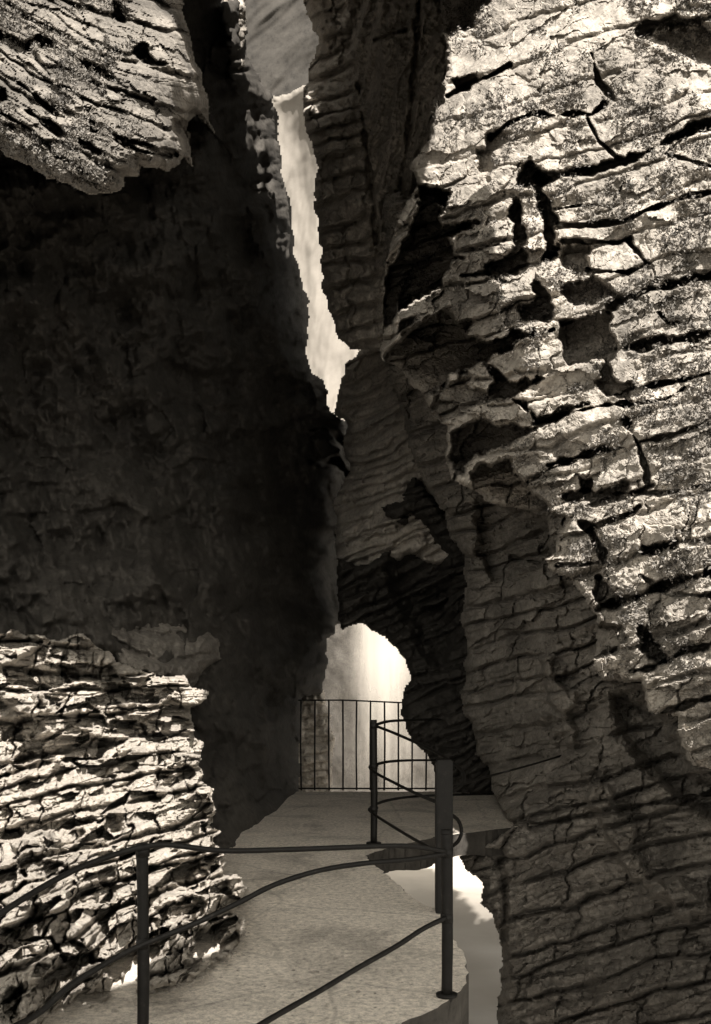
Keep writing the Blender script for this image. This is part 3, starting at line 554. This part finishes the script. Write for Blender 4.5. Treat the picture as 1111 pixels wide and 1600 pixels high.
def veil(name, x0, x1, y, z0, z1, mat, spread=.55):
    nx, nz = 60, 60; vs = []; at = []
    for j in range(nz + 1):
        for i in range(nx + 1):
            a = i / nx; b = j / nz; fl = 1 + (1 - b) * spread
            x = (x0 + x1) / 2 + (a - .5) * (x1 - x0) * fl
            vs.append((x, y - math.sin(a * math.pi) * (.5 + .5 * (1 - b)), z0 + (z1 - z0) * b)); at.append(math.sin(a * math.pi) * (.3 + .7 * min(1, b / .62) ** 1.6))
    fs = [(j * (nx + 1) + i, j * (nx + 1) + i + 1, (j + 1) * (nx + 1) + i + 1, (j + 1) * (nx + 1) + i) for j in range(nz) for i in range(nx)]
    o = mesh_obj(name, vs, fs, mat, None, True); o['kind'] = 'structure'
    t = o.data.attributes.new('across', 'FLOAT', 'POINT'); t.data.foreach_set('value', at); return o
MF1 = fall_mat('falling_water', .25, 1.1, .42); MF2 = fall_mat('spray', .1, 1.0, .05)
veil('waterfall', -.15, 2.2, 34, -4.0, 7, MF1, 1.2); veil('waterfall_spray', -1.4, 4.2, 32.6, -4.0, 8, MF2, .5)

# ------------------------------------------------------------------ iron gate at the end of the walkway
GD = 13.6
gate = empty('barred_gate', (0, GD, 0), "tall iron gate of upright bars closing the far end of the walkway before the waterfall", "gate")
def gpt(u, v): return px(u, v, GD + (.25 - ((u - 560) / 130) ** 2 * .25))
tube('top_rail', [gpt(u, 1094 + max(0, u - 540) * .045) for u in range(466, 720, 18)], .011, M_iron, gate, 8)
tube('bottom_rail', [gpt(u, 1232) for u in range(466, 720, 18)], .012, M_iron, gate, 8)
for i in range(11):
    u = 470.5 + 21.7 * i
    lean = random.uniform(-1, 1)
    tube('bar', [gpt(u, 1093 + max(0, u - 540) * .045), gpt(u + lean, 1165), gpt(u + random.uniform(-.5, .5), 1235)], .0125 + random.uniform(-.001, .001), M_iron, gate, 8, n=3)

# ------------------------------------------------------------------ railings
def post(name, u, d, top, r, parent, sq=False, z0=-.02):
    X = (u - CX) / FP * d
    if not sq:
        o = tube(name, [(X, d, z0), (X + .003, d, top * .4), (X - .002, d, top - .01), (X - .002, d, top)], r, M_iron, parent, 14, n=4); return X
    bm = bmesh.new(); bmesh.ops.create_cube(bm, size=1)
    for v in bm.verts: v.co = Vector((X + v.co.x * 2 * r, d + v.co.y * 2 * r, z0 + (v.co.z + .5) * (top - z0)))
    bmesh.ops.bevel(bm, geom=bm.edges[:], offset=.008, segments=2, affect='EDGES')
    me = bpy.data.meshes.new(name); bm.to_mesh(me); bm.free(); me.materials.append(M_iron)
    o = bpy.data.objects.new(name, me); SC.collection.objects.link(o); o.parent = parent; o.matrix_parent_inverse = Matrix.Translation(-parent.location)
    return X
DL, DN, D2, D3 = 3.7, 4.27, 5.93, 8.66
fr = empty('railing', ((698 - CX) / FP * DN, DN, 0), "low iron railing with two posts and sagging pipe rails before the sunlit ledges", "railing")
post('post', 223, DL, .745, .0225, fr); post('post', 698, DN, .72, .0245, fr)
for i, (dr, ring) in enumerate(((0, 0),)): pass
def pr(l): return [px(*p) for p in l]
tube('rail', pr([(-120, 1510, 3.0), (0, 1428, 3.2), (60, 1390, 3.35), (120, 1358, 3.5), (180, 1335, 3.62), (222, 1324, 3.67), (262, 1320, 3.72), (345, 1329, 3.8), (430, 1328, 3.88), (520, 1325, 3.98), (600, 1322, 4.08), (650, 1323, 4.16), (696, 1331, 4.24)]), .0112, M_iron, fr, 12)
tube('rail', pr([(-60, 1640, 3.0), (50, 1590, 3.3), (110, 1540, 3.45), (180, 1497, 3.6), (228, 1474, 3.67), (300, 1445, 3.75), (370, 1412, 3.84), (430, 1382, 3.92), (500, 1360, 4.0), (570, 1349, 4.08), (640, 1343, 4.15), (696, 1334, 4.24)]), .0112, M_iron, fr, 12)
tube('rail', pr([(380, 1618, 3.2), (426, 1590, 3.35), (500, 1548, 3.6), (560, 1512, 3.8), (620, 1478, 4.0), (660, 1452, 4.13), (696, 1434, 4.24)]), .011, M_iron, fr, 12)
gr = empty('railing', ((693 - CX) / FP * D2, D2, 0), "iron railing with looping rails between the thick post and the slim post behind", "railing")
post('post', 693.5, D2, .94, .052, gr, True); post('post', 584, D3, 1.08, .031, gr)
R_ = .0125
tube('rail', pr([(586, 1134, D3), (610, 1143, 8.4), (645, 1158, 7.9), (683, 1176, 7.4), (705, 1190, 6.9), (722, 1205, 6.5), (724, 1222, 6.2), (712, 1234, 6.0), (700, 1237, D2)]), R_, M_iron, gr)
tube('rail', pr([(590, 1196, D3 + .05), (578, 1197, D3), (584, 1206, D3 - .06), (620, 1225, 7.9), (655, 1242, 7.0), (692, 1257, D2 + .02)]), R_, M_iron, gr)
tube('rail', pr([(590, 1262, D3 + .05), (577, 1264, D3), (584, 1272, D3 - .06), (615, 1292, 7.8), (650, 1313, 6.9), (690, 1335, D2)]), R_, M_iron, gr)
tube('rail', pr([(704, 1272, D2), (716, 1282, 6.05), (721, 1298, 6.1), (716, 1314, 6.05), (702, 1326, D2)]), .012, M_iron, gr)
for (a, b, c, e, f, u1, u2, d2) in ((1133, 1127, 1125, 1124, 1124, 672, 700, 13.6), (1195, 1190, 1188, 1188, 1189, 680, 704, 13.5), (1257, 1250, 1245, 1242, 1240, 700, 800, 12.4)):
    tube('rail', pr([(585, a, D3), (608, b, 9.2), (642, c, 10.6), (u1, e, 12.2 if u2 < 750 else 10.8), (u2, f, d2)]), .0135, M_iron, gr)
def collar(parent, u, v, d, r, h=.02):
    c = px(u, v, d); tube('collar', [(c.x, c.y, c.z - h), (c.x, c.y, c.z + h)], r, M_iron, parent, 12, False)
for v in (1330, 1474): collar(fr, 223, v, DL, .027)
for v in (1333, 1434): collar(fr, 698, v, DN, .029)
for v in (1134, 1197, 1264): collar(gr, 584, v, D3, .036, .025)
def plate(parent, u, d, r):
    x = (u - CX) / FP * d; tube('base_plate', [(x, d, .0), (x, d, .012)], r, M_iron, parent, 14, False)
plate(fr, 223, DL, .06); plate(fr, 698, DN, .05); plate(gr, 584, D3, .07)
cb = empty('stay_cable', px(690, 1236, D2), "thin slanting cable tied from the thick railing post to the right rock wall", "cable")
tube('strand', pr([(690, 1236, D2), (760, 1214, 7.5), (840, 1192, 9.6), (905, 1172, 10.6)]), .009, M_iron, cb)


# ------------------------------------------------------------------ small tufts of moss and leaves on the cliffs (nobody could count them)
def leaf_mat(name, a, b_):
    m, n, b = new_mat(name); g = node(n, 'ShaderNodeObjectInfo'); tc = node(n, 'ShaderNodeTexCoord').outputs['Object']
    n.links.new(ramp(n, noise(n, tc, 9, 4, .7), [(.35, sep(a)), (.65, sep(b_))]), b.inputs['Base Color']); b.inputs['Roughness'].default_value = .7; return m
def tufts(name, rockname, mask, count, size, mat, seed):
    U, V, d, sdv = ROCKS[rockname]; r = np.random.default_rng(seed)
    ok = (sdv > 6) & (U > -40) & (U < 1150) & (V > -40) & (V < 1620)
    w = np.where(ok, mask(U, V), 0).ravel() * np.gradient(U, axis=1).ravel() * np.gradient(V, axis=0).ravel(); w = np.maximum(w, 0); w /= w.sum()
    pick = r.choice(len(w), count, p=w); u, v, dd = U.ravel()[pick], V.ravel()[pick], d.ravel()[pick]
    u = u + r.uniform(-2, 2, count); v = v + r.uniform(-2, 2, count)
    C = np.stack([(u - CX) / FP * dd, dd - .01, CZ + (HY - v) / FP * dd], 1)
    n = 4; C = np.repeat(C, n, 0) + r.normal(0, 1, (count * n, 3)) * size * .9 * np.array([1, .5, 1]) - np.array([0, size * .6, 0])
    k = len(C); a = r.normal(0, 1, (k, 3)); a /= np.linalg.norm(a, axis=1)[:, None]; b = np.cross(a, r.normal(0, 1, (k, 3))); b /= np.linalg.norm(b, axis=1)[:, None]
    s_ = size * r.uniform(.5, 1.2, k)[:, None]
    vs = np.stack([C - a * s_, C + b * s_ * .45, C + a * s_, C - b * s_ * .45], 1).reshape(-1, 3)
    me = bpy.data.meshes.new(name); me.vertices.add(len(vs)); me.vertices.foreach_set('co', vs.ravel().astype(np.float32))
    me.loops.add(k * 4); me.loops.foreach_set('vertex_index', np.arange(k * 4, dtype=np.int32)); me.polygons.add(k)
    me.polygons.foreach_set('loop_start', np.arange(k, dtype=np.int32) * 4); me.polygons.foreach_set('loop_total', np.full(k, 4, np.int32)); me.update(calc_edges=True)
    me.materials.append(mat); o = bpy.data.objects.new(name, me); SC.collection.objects.link(o); o['kind'] = 'stuff'; return o
M_leaf = leaf_mat('grey_moss', .035, .2)
def mk(U, V):
    n = fbm(U, V, 70, 3, 128) + .25 * sstep(900, 1050, U) + .15 * sstep(780, 700, U) * sstep(330, 150, V) - .1 + fbm(U, V, 14, 3, 129) * .5
    return sstep(-.05, .35, n) * sstep(1150, 900, V) * sstep(640, 760, U + .2 * (300 - V))
t1 = tufts('moss', 'right_overhang', mk, 8000, .016, M_leaf, 3)
tag(t1, 'speckled moss and small leaves growing over the sunlit right cliff', 'moss')
t2 = tufts('moss', 'left_bulge', lambda U, V: sstep(-.05, .3, fbm(U * .8, V + U * .3, 60, 3, 130) + fbm(U, V, 12, 3, 131) * .5 + .15 * sstep(150, 230, V + .0 * U) * sstep(230, 150, U)) * sstep(250, 150, U), 4500, .011, M_leaf, 5)
tag(t2, 'speckled moss growing over the bulging cliff at upper left', 'moss')

# ------------------------------------------------------------------ rubble along the foot of the rocks
def pebbles(name, spots, count, smin, smax, mat, seed):
    r = random.Random(seed); vs, fs = [], []
    for _ in range(count):
        a, b, w = r.choice(spots); t = r.random(); u = a[0] + (b[0] - a[0]) * t + r.gauss(0, w); v = a[1] + (b[1] - a[1]) * t + r.gauss(0, w * .5)
        x, y = gp(u, max(v, 1236)); s_ = r.uniform(smin, smax) * (1 if r.random() > .1 else 1.8); n0 = len(vs); k = 7; rot = r.random() * 6
        if not bool(inside(np.array([x]), np.array([y]), pl)[0]): continue
        for q, (zz, rr) in enumerate(((0, 1), (.45, .95), (.8, .5))):
            for i in range(k):
                w_ = rot + 2 * math.pi * i / k + .4 * q; g = s_ * rr * r.uniform(.7, 1.25); vs.append((x + math.cos(w_) * g * 1.3, y + math.sin(w_) * g, zz * s_))
        for q in range(2):
            for i in range(k): fs.append((n0 + q * k + i, n0 + q * k + (i + 1) % k, n0 + (q + 1) * k + (i + 1) % k, n0 + (q + 1) * k + i))
        fs.append(tuple(range(n0 + 2 * k, n0 + 3 * k)))
    o = mesh_obj(name, vs, fs, mat); o['kind'] = 'stuff'; return o
g1 = pebbles('gravel', [((380, 1478), (300, 1530), 7), ((300, 1530), (180, 1575), 8), ((380, 1478), (372, 1430), 6), ((480, 1240), (690, 1240), 3), ((730, 1250), (785, 1285), 8), ((400, 1500), (600, 1560), 60), ((300, 1530), (376, 1480), 12)], 520, .0025, .009, M_pile, 8)
tag(g1, 'scattered gravel and grit lying on the concrete walkway', 'gravel')
def stone(name, u, v, s_, label):
    x, y = gp(u, v); bm = bmesh.new(); bmesh.ops.create_icosphere(bm, subdivisions=3, radius=1)
    sd0 = random.random() * 50
    from mathutils import noise as mn
    for q in bm.verts:
        c = q.co.copy(); k = 1 + .35 * mn.noise(c * 1.3 + Vector((sd0, 0, 0))) + .1 * mn.noise(c * 4 + Vector((0, sd0, 0)))
        q.co = Vector((c.x * 1.35 * k, c.y * k, max(c.z * .7 * k, -.35))) * s_ + Vector((x, y, .35 * s_))
    me = bpy.data.meshes.new(name); bm.to_mesh(me); bm.free(); me.materials.append(M_pile); o = bpy.data.objects.new(name, me); SC.collection.objects.link(o)
    tag(o, label, 'stone', 'loose stones by the ledges'); return o
stone('loose_stone', 347, 1498, .035, 'small pale loose stone on the walkway at the foot of the left ledges')
stone('loose_stone', 310, 1522, .022, 'tiny grey loose stone nearer the low railing, beside the left ledges')
